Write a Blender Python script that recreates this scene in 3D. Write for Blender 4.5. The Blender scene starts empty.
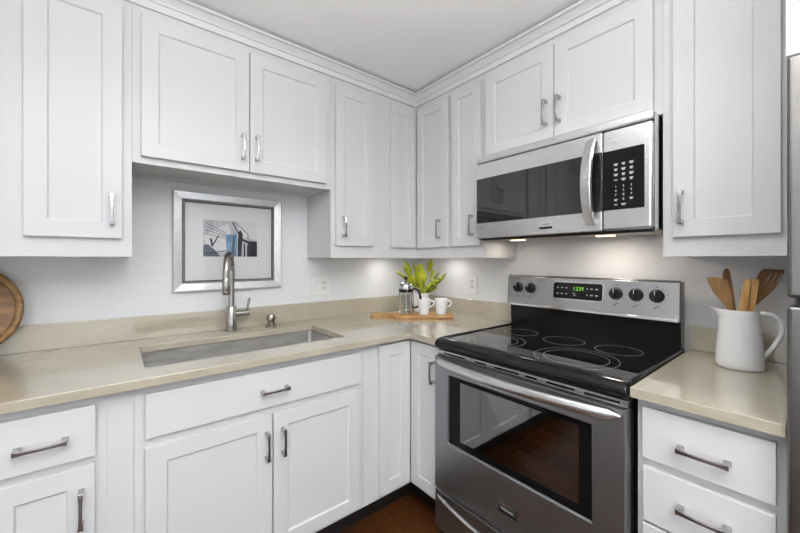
import bpy, bmesh, math, random
from mathutils import Vector, Matrix
random.seed(4)
SC = bpy.context.scene
COL = SC.collection
PI = math.pi

# ------------------------------------------------------------------ camera, world, light, exposure
cam_d = bpy.data.cameras.new('camera')
cam = bpy.data.objects.new('camera', cam_d)
COL.objects.link(cam)
cam_d.sensor_width = 36.0
cam_d.lens = 36.0 * 348.48 / 800.0
cam_d.shift_y = -(266.5 - 260.12) / 800.0
cam_d.clip_start = 0.02
cam.location = (-1.8336, -2.0152, 1.2773)
cam.rotation_euler = (PI / 2, 0, 0.8882 - PI / 2)
SC.camera = cam

SC.view_settings.view_transform = 'Standard'
SC.view_settings.look = 'None'
SC.view_settings.gamma = 1.0
SC.view_settings.use_curve_mapping = False
SC.view_settings.exposure = -0.03

world = bpy.data.worlds.new('world')
SC.world = world
world.use_nodes = True
wb = world.node_tree.nodes['Background']
wb.inputs['Color'].default_value = (0.86, 0.93, 1.0, 1)
wb.inputs['Strength'].default_value = 1.3


def area(name, loc, rot, sx, sy, power, color=(1, 1, 1), shape='RECTANGLE'):
    l = bpy.data.lights.new(name, 'AREA')
    l.shape = shape
    l.size = sx
    l.size_y = sy
    l.energy = power
    l.color = color
    o = bpy.data.objects.new(name, l)
    o.location = loc
    o.rotation_euler = rot
    COL.objects.link(o)
    return o


# fill area lights added at the unseen window openings, standing in for daylight
area('daylight_fill_rear', (-2.2, -4.10, 1.45), (PI / 2, 0, 0), 3.0, 1.9, 10, (0.96, 0.98, 1.0))
area('daylight_fill_side', (-4.10, -2.3, 1.45), (PI / 2, 0, -PI / 2), 2.4, 1.9, 4, (0.96, 0.98, 1.0))


def bulb(name, loc, power, radius, color):
    l = bpy.data.lights.new(name, 'POINT')
    l.energy = power
    l.shadow_soft_size = radius
    l.color = color
    o = bpy.data.objects.new(name, l)
    o.location = loc
    COL.objects.link(o)


# kitchen lamp; its uplight and the far-room lamp are added fill light
bulb('kitchen_lamp_light', (-1.72, -1.72, 1.80), 5, .10, (1.0, .98, .95))
area('kitchen_fill_uplight', (-1.72, -1.72, 1.93), (PI, 0, 0), .30, .30, 24, (1.0, .99, .975), 'DISK')
bulb('room_fill_light', (-2.9, -3.0, 2.16), 10, .13, (1.0, .98, .95))


# two unseen uplighters added behind the camera to brighten the ceiling
FILL_UPLIGHTS = ((-1.86, -2.74), (-1.55, -3.00))
for lx, ly in FILL_UPLIGHTS:
    area('uplighter_fill', (lx, ly, 1.13), (PI, 0, 0), .26, .26, 37, (1.0, .995, .985), 'DISK').data.spread = math.radians(120)


# ------------------------------------------------------------------ materials
def mat(name, color=(0.8, 0.8, 0.8), rough=0.5, metal=0.0, spec=0.5, emit=None, estr=0.0, coat=0.0, alpha=None):
    m = bpy.data.materials.new(name)
    m.use_nodes = True
    p = m.node_tree.nodes['Principled BSDF']
    p.inputs['Base Color'].default_value = (*color, 1)
    p.inputs['Roughness'].default_value = rough
    p.inputs['Metallic'].default_value = metal
    p.inputs['Specular IOR Level'].default_value = spec
    if coat:
        p.inputs['Coat Weight'].default_value = coat
        p.inputs['Coat Roughness'].default_value = 0.04
    if emit:
        p.inputs['Emission Color'].default_value = (*emit, 1)
        p.inputs['Emission Strength'].default_value = estr
    return m


def noise_color(m, c1, c2, scale, detail=4, stretch=(1, 1, 1), bump=0.0, lo=0.35, hi=0.65, rough_var=0.0):
    nt = m.node_tree
    p = nt.nodes['Principled BSDF']
    tc = nt.nodes.new('ShaderNodeTexCoord')
    mp = nt.nodes.new('ShaderNodeMapping')
    mp.inputs['Scale'].default_value = stretch
    nz = nt.nodes.new('ShaderNodeTexNoise')
    nz.inputs['Scale'].default_value = scale
    nz.inputs['Detail'].default_value = detail
    cr = nt.nodes.new('ShaderNodeValToRGB')
    cr.color_ramp.elements[0].position = lo
    cr.color_ramp.elements[1].position = hi
    cr.color_ramp.elements[0].color = (*c1, 1)
    cr.color_ramp.elements[1].color = (*c2, 1)
    nt.links.new(tc.outputs['Object'], mp.inputs['Vector'])
    nt.links.new(mp.outputs['Vector'], nz.inputs['Vector'])
    nt.links.new(nz.outputs['Fac'], cr.inputs['Fac'])
    nt.links.new(cr.outputs['Color'], p.inputs['Base Color'])
    if bump:
        b = nt.nodes.new('ShaderNodeBump')
        b.inputs['Strength'].default_value = bump
        b.inputs['Distance'].default_value = 0.002
        nt.links.new(nz.outputs['Fac'], b.inputs['Height'])
        nt.links.new(b.outputs['Normal'], p.inputs['Normal'])
    if rough_var:
        r0 = p.inputs['Roughness'].default_value
        mr = nt.nodes.new('ShaderNodeMapRange')
        mr.inputs['To Min'].default_value = r0 - rough_var
        mr.inputs['To Max'].default_value = r0 + rough_var
        nt.links.new(nz.outputs['Fac'], mr.inputs['Value'])
        nt.links.new(mr.outputs['Result'], p.inputs['Roughness'])
    return m


M = {}
M['paint'] = mat('cabinet_white_paint', (0.655, 0.655, 0.66), 0.38, spec=0.4)
M['inside'] = mat('cabinet_underside_paint', (0.74, 0.73, 0.72), 0.5)
M['wall'] = noise_color(mat('wall_paint', rough=0.6, spec=0.3), (0.74, 0.745, 0.76), (0.76, 0.765, 0.78), 30, bump=0.05)
M['ceil'] = noise_color(mat('ceiling_paint', rough=0.8, spec=0.2), (0.94, 0.945, 0.95), (0.95, 0.955, 0.96), 60, bump=0.1)
M['crown'] = mat('crown_paint', (0.73, 0.73, 0.73), 0.4, spec=0.4)
M['quartz'] = noise_color(mat('beige_quartz', rough=0.06, spec=1.0, coat=0.6), (0.435, 0.39, 0.305), (0.48, 0.435, 0.345), 9, detail=8, lo=0.3, hi=0.7)
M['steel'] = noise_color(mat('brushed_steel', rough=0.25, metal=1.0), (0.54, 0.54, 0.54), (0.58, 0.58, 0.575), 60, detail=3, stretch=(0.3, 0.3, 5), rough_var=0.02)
M['mw_steel'] = noise_color(mat('microwave_steel', rough=0.28, metal=1.0), (0.72, 0.72, 0.72), (0.75, 0.75, 0.745), 60, detail=3, stretch=(0.3, 0.3, 5), rough_var=0.02)
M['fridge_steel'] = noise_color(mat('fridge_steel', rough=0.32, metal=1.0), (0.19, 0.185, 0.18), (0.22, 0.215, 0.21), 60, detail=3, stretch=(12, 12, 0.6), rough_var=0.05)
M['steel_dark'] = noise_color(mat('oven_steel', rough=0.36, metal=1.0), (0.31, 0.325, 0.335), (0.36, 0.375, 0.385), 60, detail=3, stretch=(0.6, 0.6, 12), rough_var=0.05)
M['sink'] = noise_color(mat('sink_steel', rough=0.33, metal=1.0), (0.50, 0.495, 0.48), (0.66, 0.65, 0.63), 12, detail=3, stretch=(0.5, 4, 4), rough_var=0.05)
M['chrome'] = mat('polished_chrome', (0.75, 0.75, 0.75), 0.10, 1.0)
M['pull'] = mat('polished_nickel_pull', (0.46, 0.46, 0.47), 0.13, 1.0)
M['border'] = mat('black_window_border', (0.006, 0.006, 0.006), 0.12, spec=0.12)
M['nickel'] = mat('brushed_nickel', (0.42, 0.405, 0.385), 0.20, 1.0)
M['bronze'] = mat('warm_nickel', (0.36, 0.31, 0.26), 0.16, 1.0)
M['black_gloss'] = mat('black_enamel', (0.008, 0.008, 0.009), 0.12, spec=0.35)
M['cooktop'] = mat('black_ceramic_glass', (0.008, 0.007, 0.007), 0.035, spec=0.55)
M['cooktop'].node_tree.nodes['Principled BSDF'].inputs['IOR'].default_value = 2.0
M['black'] = mat('black_plastic', (0.010, 0.010, 0.010), 0.35, spec=0.3)
M['black_panel'] = mat('black_control_glass', (0.010, 0.009, 0.009), 0.10, spec=0.2)
M['mw_glass'] = mat('microwave_window_glass', (0.012, 0.011, 0.011), 0.03, spec=0.9)
M['ring'] = mat('burner_print', (0.26, 0.25, 0.245), 0.3)
M['print'] = mat('white_print', (0.75, 0.75, 0.75), 0.5)
M['print_grey'] = mat('grey_print', (0.38, 0.38, 0.38), 0.5)
M['print_grey2'] = mat('pale_print', (0.55, 0.55, 0.55), 0.5)
M['print_dark'] = mat('dark_print', (0.10, 0.10, 0.10), 0.5)
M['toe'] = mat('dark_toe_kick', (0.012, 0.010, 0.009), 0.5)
M['ceramic'] = mat('white_ceramic', (0.82, 0.82, 0.82), 0.12, spec=0.5)
M['stoneware'] = mat('white_stoneware', (0.78, 0.785, 0.79), 0.28, spec=0.45)
M['plastic_white'] = mat('white_plastic', (0.78, 0.78, 0.78), 0.35)
M['slot'] = mat('dark_slot', (0.05, 0.05, 0.05), 0.6)
M['green_led'] = mat('green_led', (0.05, 0.2, 0.02), 0.5, emit=(0.30, 1.0, 0.08), estr=0.6)
M['badge'] = mat('badge_grey', (0.06, 0.06, 0.06), 0.5, spec=0.2)
M['cavity'] = mat('oven_cavity', (0.02, 0.018, 0.016), 0.5)
M['soil'] = mat('potting_soil', (0.03, 0.02, 0.015), 0.9)
M['mat_board'] = mat('picture_mat', (0.80, 0.80, 0.79), 0.8, spec=0.2)
M['silver'] = noise_color(mat('silver_leaf_frame', rough=0.32, metal=0.75), (0.66, 0.66, 0.66), (0.73, 0.73, 0.73), 40)
M['bead'] = mat('dark_silver_bead', (0.42, 0.42, 0.42), 0.3, 0.8)
M['lamp_warm'] = mat('warm_lamp_lens', (0.9, 0.8, 0.6), 0.4, emit=(1.0, 0.75, 0.45), estr=2.5)
M['lamp_white'] = mat('lamp_diffuser', (0.9, 0.9, 0.9), 0.5, emit=(1.0, 0.97, 0.92), estr=3.0)
M['grey_part'] = mat('grey_plastic', (0.30, 0.30, 0.30), 0.4)
M['pan'] = mat('warm_underside_metal', (0.42, 0.37, 0.32), 0.4, 0.6)


def wood(name, c1, c2, scale, stretch, rough=0.4, bump=0.05):
    m = mat(name, rough=rough, spec=0.4)
    return noise_color(m, c1, c2, scale, detail=6, stretch=stretch, bump=bump, lo=0.32, hi=0.70)


M['board'] = wood('acacia_board', (0.30, 0.13, 0.04), (0.62, 0.36, 0.14), 6, (1.5, 1.5, 30), 0.38)
M['tray'] = wood('tray_wood', (0.085, 0.04, 0.014), (0.27, 0.14, 0.052), 5, (1.5, 6, 9), 0.42)
M['tray_rim'] = wood('tray_rim_wood', (0.16, 0.08, 0.022), (0.32, 0.175, 0.06), 9, (3, 3, 6), 0.4)
M['spat'] = wood('light_brown_wood', (0.24, 0.125, 0.045), (0.42, 0.24, 0.095), 7, (5, 5, 1), 0.5)
M['spat_dark'] = wood('mid_brown_wood', (0.15, 0.068, 0.026), (0.28, 0.14, 0.06), 7, (5, 5, 1), 0.5)
M['spat_gold'] = wood('golden_wood', (0.42, 0.21, 0.06), (0.68, 0.42, 0.16), 7, (6, 6, 1), 0.42)
M['leaf'] = noise_color(mat('leaf_green', rough=0.35, spec=0.4), (0.17, 0.24, 0.015), (0.60, 0.58, 0.04), 14, stretch=(1, 1, 1), lo=0.3, hi=0.7)
M['leaf_dark'] = noise_color(mat('striped_leaf', rough=0.35, spec=0.4), (0.05, 0.09, 0.01), (0.50, 0.55, 0.05), 40, stretch=(1, 1, 3), lo=0.42, hi=0.58)
M['art_grey'] = noise_color(mat('art_grey', rough=0.7), (0.45, 0.46, 0.50), (0.62, 0.62, 0.63), 6, stretch=(8, 1, 1))
M['art_pale'] = mat('art_pale', (0.74, 0.74, 0.74), 0.7)
M['art_dark'] = mat('art_dark', (0.025, 0.028, 0.04), 0.7)
M['art_mid'] = mat('art_mid', (0.12, 0.13, 0.19), 0.7)
M['art_blue'] = noise_color(mat('art_blue', rough=0.7), (0.08, 0.22, 0.42), (0.25, 0.42, 0.58), 12)


def floor_mat():
    m = mat('dark_wood_floor', rough=0.28, spec=0.5)
    nt = m.node_tree
    p = nt.nodes['Principled BSDF']
    tc = nt.nodes.new('ShaderNodeTexCoord')
    mp = nt.nodes.new('ShaderNodeMapping')
    mp.inputs['Rotation'].default_value = (0, 0, PI / 2)
    br = nt.nodes.new('ShaderNodeTexBrick')
    br.inputs['Color1'].default_value = (0.040, 0.013, 0.004, 1)
    br.inputs['Color2'].default_value = (0.085, 0.032, 0.009, 1)
    br.inputs['Mortar'].default_value = (0.02, 0.008, 0.004, 1)
    br.inputs['Scale'].default_value = 1.0
    br.inputs['Mortar Size'].default_value = 0.0015
    br.inputs['Brick Width'].default_value = 1.1
    br.inputs['Row Height'].default_value = 0.085
    nz = nt.nodes.new('ShaderNodeTexNoise')
    nz.inputs['Scale'].default_value = 6
    nz.inputs['Detail'].default_value = 6
    mp2 = nt.nodes.new('ShaderNodeMapping')
    mp2.inputs['Scale'].default_value = (12, 1.5, 1)
    mx = nt.nodes.new('ShaderNodeMix')
    mx.data_type = 'RGBA'
    mx.blend_type = 'MULTIPLY'
    mx.inputs['Factor'].default_value = 0.8
    cr = nt.nodes.new('ShaderNodeValToRGB')
    cr.color_ramp.elements[0].position = 0.3
    cr.color_ramp.elements[0].color = (0.35, 0.3, 0.28, 1)
    cr.color_ramp.elements[1].position = 0.68
    cr.color_ramp.elements[1].color = (1.6, 1.5, 1.4, 1)
    L = nt.links.new
    L(tc.outputs['Object'], mp.inputs['Vector'])
    L(mp.outputs['Vector'], br.inputs['Vector'])
    L(tc.outputs['Object'], mp2.inputs['Vector'])
    L(mp2.outputs['Vector'], nz.inputs['Vector'])
    L(nz.outputs['Fac'], cr.inputs['Fac'])
    L(br.outputs['Color'], mx.inputs['A'])
    L(cr.outputs['Color'], mx.inputs['B'])
    L(mx.outputs['Result'], p.inputs['Base Color'])
    return m


M['floor'] = floor_mat()


def glass_mat(name, tint, ior, rough=0.02, boost=0.0):
    m = bpy.data.materials.new(name)
    m.use_nodes = True
    nt = m.node_tree
    nt.nodes.clear()
    o = nt.nodes.new('ShaderNodeOutputMaterial')
    mix = nt.nodes.new('ShaderNodeMixShader')
    tr = nt.nodes.new('ShaderNodeBsdfTransparent')
    tr.inputs['Color'].default_value = (*tint, 1)
    gl = nt.nodes.new('ShaderNodeBsdfGlossy')
    gl.inputs['Roughness'].default_value = rough
    fr = nt.nodes.new('ShaderNodeFresnel')
    fr.inputs['IOR'].default_value = ior
    ad = nt.nodes.new('ShaderNodeMath')
    ad.operation = 'ADD'
    ad.use_clamp = True
    ad.inputs[1].default_value = boost
    nt.links.new(fr.outputs['Fac'], ad.inputs[0])
    nt.links.new(ad.outputs['Value'], mix.inputs['Fac'])
    nt.links.new(tr.outputs['BSDF'], mix.inputs[1])
    nt.links.new(gl.outputs['BSDF'], mix.inputs[2])
    nt.links.new(mix.outputs['Shader'], o.inputs['Surface'])
    return m


M['clear_glass'] = glass_mat('clear_glass', (0.93, 0.95, 0.95), 1.4)
M['picture_glass'] = glass_mat('picture_glass', (0.97, 0.97, 0.97), 1.35)
M['oven_glass'] = glass_mat('oven_glass', (0.55, 0.52, 0.50), 1.5, boost=0.20)


# ------------------------------------------------------------------ mesh helpers
class MB:
    """collects shapes in one bmesh, with a local-to-world mapping"""

    def __init__(self, f=None):
        self.bm = bmesh.new()
        self.f = f
        self.mi = 0

    def v(self, p):
        p = self.f(*p) if self.f else p
        return self.bm.verts.new(p)

    def face(self, vs):
        try:
            fc = self.bm.faces.new(vs)
            fc.material_index = self.mi
            return fc
        except ValueError:
            return None

    def box(self, a0, a1, b0, b1, c0, c1):
        q = [self.v((a, b, c)) for a in (a0, a1) for b in (b0, b1) for c in (c0, c1)]
        for i in ((0, 1, 3, 2), (4, 6, 7, 5), (0, 4, 5, 1), (2, 3, 7, 6), (0, 2, 6, 4), (1, 5, 7, 3)):
            self.face([q[k] for k in i])
        return self

    def loops(self, rings, cap=True, closed=True):
        vs = [[self.v(p) for p in r] for r in rings]
        n = len(vs[0])
        for r0, r1 in zip(vs, vs[1:]):
            for i in range(n if closed else n - 1):
                j = (i + 1) % n
                self.face([r0[i], r0[j], r1[j], r1[i]])
        if cap:
            self.face(vs[0][::-1])
            self.face(vs[-1])
        return self

    def prism(self, poly, h0, h1, axis=2):
        """poly: list of 2d points; extruded along axis (0,1,2)"""
        def put(p, h):
            p = list(p)
            p.insert(axis, h)
            return tuple(p)
        return self.loops([[put(p, h0) for p in poly], [put(p, h1) for p in poly]])

    def lathe(self, prof, c, n=40, cap=True, scale=(1, 1), off=None):
        """prof: list of (r, z)"""
        rings = []
        for r, z in prof:
            rings.append([(c[0] + scale[0] * r * math.cos(2 * PI * k / n), c[1] + scale[1] * r * math.sin(2 * PI * k / n), c[2] + z) for k in range(n)])
        return self.loops(rings, cap)

    def tube(self, pts, rad, n=16, cap=True, flat=1.0, up=None):
        pts = [Vector(p) for p in pts]
        if not isinstance(rad, (list, tuple)):
            rad = [rad] * len(pts)
        rings = []
        prev = None
        for i, p in enumerate(pts):
            t = (pts[min(i + 1, len(pts) - 1)] - pts[max(i - 1, 0)]).normalized()
            if prev is None:
                u = Vector(up) if up else (Vector((0, 0, 1)) if abs(t.z) < 0.9 else Vector((1, 0, 0)))
            else:
                u = prev
            u = (u - t * u.dot(t)).normalized()
            prev = u
            w = t.cross(u)
            rings.append([tuple(p + rad[i] * (math.cos(2 * PI * k / n) * u + flat * math.sin(2 * PI * k / n) * w)) for k in range(n)])
        return self.loops(rings, cap)

    def sweep(self, pts, ups, half):
        """rectangular section: half = list of (hu, hw)"""
        pts = [Vector(p) for p in pts]
        rings = []
        for i, p in enumerate(pts):
            t = (pts[min(i + 1, len(pts) - 1)] - pts[max(i - 1, 0)]).normalized()
            u = Vector(ups)
            u = (u - t * u.dot(t)).normalized()
            w = t.cross(u)
            hu, hw = half[i]
            rings.append([tuple(p + a * hu * u + b * hw * w) for a, b in ((1, 1), (-1, 1), (-1, -1), (1, -1))])
        return self.loops(rings)

    def build(self, name, m, parent=None, smooth=False, bevel=0.0, seg=2, angle=35):
        bm = self.bm
        bmesh.ops.recalc_face_normals(bm, faces=bm.faces)
        base = Vector((0, 0, 0))
        q = parent
        while q:
            base = base + q.location
            q = q.parent
        if parent is not None:
            bmesh.ops.translate(bm, verts=bm.verts, vec=-base)
        me = bpy.data.meshes.new(name)
        bm.to_mesh(me)
        bm.free()
        for mm in (m if isinstance(m, (list, tuple)) else [m]):
            me.materials.append(mm)
        if smooth:
            for p in me.polygons:
                p.use_smooth = True
            try:
                me.set_sharp_from_angle(angle=math.radians(angle))
            except Exception:
                pass
        o = bpy.data.objects.new(name, me)
        COL.objects.link(o)
        if parent is not None:
            o.parent = parent
        if bevel:
            b = o.modifiers.new('bevel', 'BEVEL')
            b.width = bevel
            b.segments = seg
            b.limit_method = 'ANGLE'
            b.angle_limit = math.radians(40)
            b.harden_normals = False
        return o


def tag(o, label, cat, group=None):
    o['label'] = label
    o['category'] = cat
    if group:
        o['group'] = group
    return o


def thing(name, loc, label, cat, group=None):
    o = bpy.data.objects.new(name, None)
    o.empty_display_size = 0.05
    o.location = loc
    COL.objects.link(o)
    return tag(o, label, cat, group)


def struct(o):
    o['kind'] = 'structure'
    return o


def SINK(a, b, z):      # along the sink wall: a = x, b = distance out of the wall
    return (a, -b, z)


def RANGE(a, b, z):     # along the range wall: a = y, b = distance out of the wall
    return (-b, a, z)


def rounded_rect(x0, x1, y0, y1, r, n=5):
    pts = []
    for cx, cy, s in ((x1 - r, y1 - r, 0), (x0 + r, y1 - r, 1), (x0 + r, y0 + r, 2), (x1 - r, y0 + r, 3)):
        for k in range(n + 1):
            t = (s + k / n) * PI / 2
            pts.append((cx + r * math.cos(t), cy + r * math.sin(t)))
    return pts


def text(name, body, size, loc, rot, m, parent, ext=0.0002, ax='CENTER', xs=1.0):
    c = bpy.data.curves.new(name, 'FONT')
    c.body = body
    c.size = size
    c.extrude = ext
    c.align_x = ax
    c.align_y = 'CENTER'
    tmp = bpy.data.objects.new(name, c)
    me = bpy.data.meshes.new_from_object(tmp)
    bpy.data.objects.remove(tmp)
    bpy.data.curves.remove(c)
    me.materials.clear()
    me.materials.append(m)
    o = bpy.data.objects.new(name, me)
    COL.objects.link(o)
    o.parent = parent
    base = Vector((0, 0, 0))
    q = parent
    while q:
        base = base + q.location
        q = q.parent
    o.location = Vector(loc) - base
    o.rotation_euler = rot
    o.scale = (xs, 1, 1)
    return o


R_ROT = (PI / 2, 0, -PI / 2)     # lettering on a face that looks out of the range wall

# ------------------------------------------------------------------ room
H = 2.352
X0, Y0 = -4.2, -4.2
struct(MB().box(X0 - .1, .1, Y0 - .1, .1, -.08, 0).build('floor', M['floor']))
struct(MB().box(X0 - .1, .1, Y0 - .1, .1, H, H + .08).build('ceiling', M['ceil']))
struct(MB().box(X0 - .1, .1, 0, .1, 0, H).build('wall_back', M['wall']))
struct(MB().box(0, .1, Y0, 0, 0, H).build('wall_right', M['wall']))
w = MB()
w.box(X0 - .1, X0, Y0, -3.5, 0, H).box(X0 - .1, X0, -1.1, 0, 0, H).box(X0 - .1, X0, -3.5, -1.1, 0, .5).box(X0 - .1, X0, -3.5, -1.1, 2.2, H)
struct(w.build('wall_left', M['wall']))
w = MB()
w.box(X0 - .1, -3.7, Y0 - .1, Y0, 0, H).box(-.7, .1, Y0 - .1, Y0, 0, H).box(-3.7, -.7, Y0 - .1, Y0, 0, .5).box(-3.7, -.7, Y0 - .1, Y0, 2.2, H)
struct(w.build('wall_front', M['wall']))
w = MB()
w.box(-3.7, -.7, Y0 - .08, Y0 - .02, .5, .55).box(-3.7, -.7, Y0 - .08, Y0 - .02, 2.15, 2.2)
for x in (-3.7, -2.725, -1.725, -.75):
    w.box(x, x + .05, Y0 - .08, Y0 - .02, .55, 2.15)
struct(w.build('window_1', M['paint']))
w = MB()
w.box(X0 - .08, X0 - .02, -3.5, -1.1, .5, .55).box(X0 - .08, X0 - .02, -3.5, -1.1, 2.15, 2.2)
for y in (-3.5, -2.325, -1.15):
    w.box(X0 - .08, X0 - .02, y, y + .05, .55, 2.15)
struct(w.build('window_2', M['paint']))

# unseen kitchen lamp with an added uplight bowl, and an added far-room fill lamp
lx, ly = -1.72, -1.72
lamp = thing('unseen_pendant_lamp', (lx, ly, H), 'unseen kitchen pendant lamp with an added bowl that brightens the ceiling', 'pendant lamp')
MB().lathe([(.06, 0), (.06, -.012), (.006, -.02), (.006, -.43)], (lx, ly, H), 32).build('rod', M['plastic_white'], lamp, True)
MB().lathe([(.02, -.485), (.12, -.46), (.185, -.41), (.188, -.41), (.122, -.466), (.02, -.492)], (lx, ly, H), 40).build('lamp_shade', M['plastic_white'], lamp, True)
MB().lathe([(.004, -.493), (.05, -.493), (.05, -.51), (.004, -.515)], (lx, ly, H), 32).build('lens', M['lamp_white'], lamp, True)
lx, ly = -2.9, -3.0
lamp = thing('added_ceiling_light', (lx, ly, H), 'added round ceiling light for fill over the unseen far room', 'ceiling light')
MB().lathe([(.06, 0), (.06, -.012), (.012, -.02), (.012, -.04), (.10, -.045), (.10, -.05), (.01, -.05)], (lx, ly, H), 40).build('lamp_base', M['plastic_white'], lamp, True)
MB().lathe([(.05, -.052), (.06, -.058), (.055, -.07), (.01, -.075)], (lx, ly, H), 40).build('lamp_shade', M['lamp_white'], lamp, True)
for (lx, ly), lb in zip(FILL_UPLIGHTS, ('added unseen floor uplighter with a white bowl behind the kitchen', 'added unseen floor uplighter with a white bowl nearer the rear')):
    lamp = thing('added_floor_lamp', (lx, ly, 0), lb, 'floor lamp')  # unseen stand added to carry the ceiling fill light
    MB().lathe([(.14, .001), (.14, .02), (.02, .03)], (lx, ly, 0), 32).build('base', M['nickel'], lamp, True)
    MB().lathe([(.012, .028), (.012, 1.02)], (lx, ly, 0), 16).build('pole', M['nickel'], lamp, True)
    MB().lathe([(.03, 1.02), (.10, 1.04), (.17, 1.10), (.172, 1.102), (.098, 1.046), (.02, 1.03)], (lx, ly, 0), 40).build('lamp_shade', M['plastic_white'], lamp, True)

# crown moulding: profile swept along both walls with a mitre in the corner, ending on the tall side over the fridge
prof = [(.300, 2.272), (.324, 2.272), (.324, 2.281), (.319, 2.283), (.319, 2.302), (.327, 2.304), (.329, 2.309), (.336, 2.318), (.347, 2.328),
        (.357, 2.329), (.360, 2.331), (.360, 2.340), (.300, 2.340)]
for nm, f, end in (('trim_1', lambda d, z: [(-2.62, -d, z), (-d, -d, z)], 0), ('trim_2', lambda d, z: [(-d, -d, z), (-d, -1.951, z)], 1)):
    mb = MB()
    a = [mb.v(f(d, z)[0]) for d, z in prof]
    b = [mb.v(f(d, z)[1]) for d, z in prof]
    n = len(prof)
    for i in range(n):
        mb.face([a[i], a[(i + 1) % n], b[(i + 1) % n], b[i]])
    mb.face(a)
    mb.face(b[::-1])
    struct(mb.build(nm, M['crown']))


# ------------------------------------------------------------------ cabinets
def shaker(f, a0, a1, z0, z1, b, t=.020, stile=.057, rec=.007, panel=True):
    mb = MB(f)
    if not panel:
        return mb.box(a0, a1, b, b + t, z0, z1)
    def ring(d, bb):
        return [mb.v(p) for p in ((a0 + d, bb, z0 + d), (a1 - d, bb, z0 + d), (a1 - d, bb, z1 - d), (a0 + d, bb, z1 - d))]
    R = [ring(0, b), ring(0, b + t), ring(stile, b + t), ring(stile + .0035, b + t - rec)]
    mb.face(R[0][::-1])
    for r0, r1 in zip(R, R[1:]):
        for i in range(4):
            mb.face([r0[i], r0[(i + 1) % 4], r1[(i + 1) % 4], r1[i]])
    mb.face(R[3])
    return mb


def pull(f, a, z, b, length=.118, vertical=True, m='pull'):
    """slim bowed bar pull on two flared feet"""
    mb = MB(f)
    h = length / 2
    N = 12
    def P(s, o, w=0):
        return (a + w, b + o, z + s) if vertical else (a + s, b + o, z + w)
    rings = []
    for k in range(N + 1):
        s = -h + length * k / N
        q = abs(s) / h
        o = .026 + .006 * (1 - q * q)
        w = .0042 + .0030 * q ** 3
        tk = .0036 + .0014 * q ** 3
        rings.append([P(s, o + tk, w), P(s, o - tk, w), P(s, o - tk, -w), P(s, o + tk, -w)])
    mb.loops(rings)
    for sg in (-1, 1):
        s0, s1 = sg * h, sg * (h - .012)
        rr = []
        for o, gw in ((.0005, .0072), (.006, .0062), (.022, .0062)):
            e = .002 if o < .003 else 0
            rr.append([P(s0 + sg * e, o, gw), P(s1 - sg * e, o, gw), P(s1 - sg * e, o, -gw), P(s0 + sg * e, o, -gw)])
        mb.loops(rr)
    return mb


def add_door(root, f, a0, a1, z0, z1, b, handle=None, name='door', panel=True, stile=.057, m='pull'):
    d = shaker(f, a0, a1, z0, z1, b, panel=panel, stile=stile).build(name, M['paint'], root, bevel=.0018)
    if handle:
        ha, hz, vert = handle
        pull(f, ha, hz, b + .020, vertical=vert, length=(.113 if z0 > 1 else .104)).build('handle', M[m], d, bevel=.0012)
    return d


def wall_body(f, a0, a1, z0, z1, depth=.312, lip=.022, side=.016):
    """box with a face frame in front and the bottom panel set up behind it"""
    mb = MB(f)
    mb.box(a0, a1, depth - .02, depth, z0, z1)                        # face frame
    mb.box(a0 + .005, a0 + .005 + side, .002, depth - .02, z0, z1)
    mb.box(a1 - .005 - side, a1 - .005, .002, depth - .02, z0, z1)
    mb.box(a0 + .005 + side, a1 - .005 - side, .002, depth - .02, z0 + lip, z1)
    mb.box(a0 + .005 + side, a1 - .005 - side, .002, .016, z0 + .002, z0 + lip)
    return mb


UF = .312           # face of the wall cabinets' frames
ZB, ZN, ZT = 1.290, 1.658, 2.2735
DT = 2.239          # top of the wall cabinet doors

c = thing('wall_cabinet', (-2.2, 0, ZB), 'white wall cabinet at the left edge, above the round wooden tray', 'cabinet', 'white upper cabinets')
wall_body(SINK, -2.62, -1.788, ZB, ZT).build('body', M['paint'], c)
add_door(c, SINK, -2.075, -1.817, 1.359, DT, UF + .0005, (-1.847, 1.465, True))
add_door(c, SINK, -2.40, -2.142, 1.359, DT, UF + .0005, (-2.37, 1.465, True))

c = thing('wall_cabinet', (-1.36, 0, ZN), 'short wide white wall cabinet with two doors above the sink and picture', 'cabinet', 'white upper cabinets')
wall_body(SINK, -1.787, -.935, ZN, ZT, lip=.02).build('body', M['paint'], c)
add_door(c, SINK, -1.760, -1.359, 1.684, DT, UF + .0005, (-1.389, 1.792, True))
add_door(c, SINK, -1.355, -.966, 1.684, DT, UF + .0005, (-1.328, 1.795, True))

c = thing('wall_cabinet', (-.77, 0, ZB), 'tall narrow white wall cabinet between the short sink cabinet and the corner', 'cabinet', 'white upper cabinets')
wall_body(SINK, -.934, -.5995, ZB, ZT).build('body', M['paint'], c)
add_door(c, SINK, -.910, -.660, 1.357, DT, UF + .0005, (-.868, 1.461, True))

# corner wall cabinet with a folding pair of doors
c = thing('corner_wall_cabinet', (-.3, -.3, ZB), 'white corner wall cabinet with two folding doors meeting at the inside corner', 'cabinet', 'white upper cabinets')
mb = MB()
mb.box(-.5993, -UF, -UF, -UF + .02, ZB, ZT)
mb.box(-UF, -UF + .02, -.624, -UF + .02, ZB, ZT)
mb.box(-.594, -.578, -UF + .02, -.002, ZB, ZT)
mb.box(-UF + .02, -.002, -.619, -.603, ZB, ZT)
mb.box(-.578, -.002, -UF + .02, -.002, ZB + .022, ZT)
mb.box(-UF + .02, -.002, -.603, -UF + .02, ZB + .022, ZT)
mb.build('body', M['paint'], c)
add_door(c, SINK, -.531, -.3335, 1.355, DT, UF + .0005, None, stile=.05)
add_door(c, RANGE, -.609, -.340, 1.355, DT, UF + .0005, (-.546, 1.463, True), stile=.055)

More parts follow.
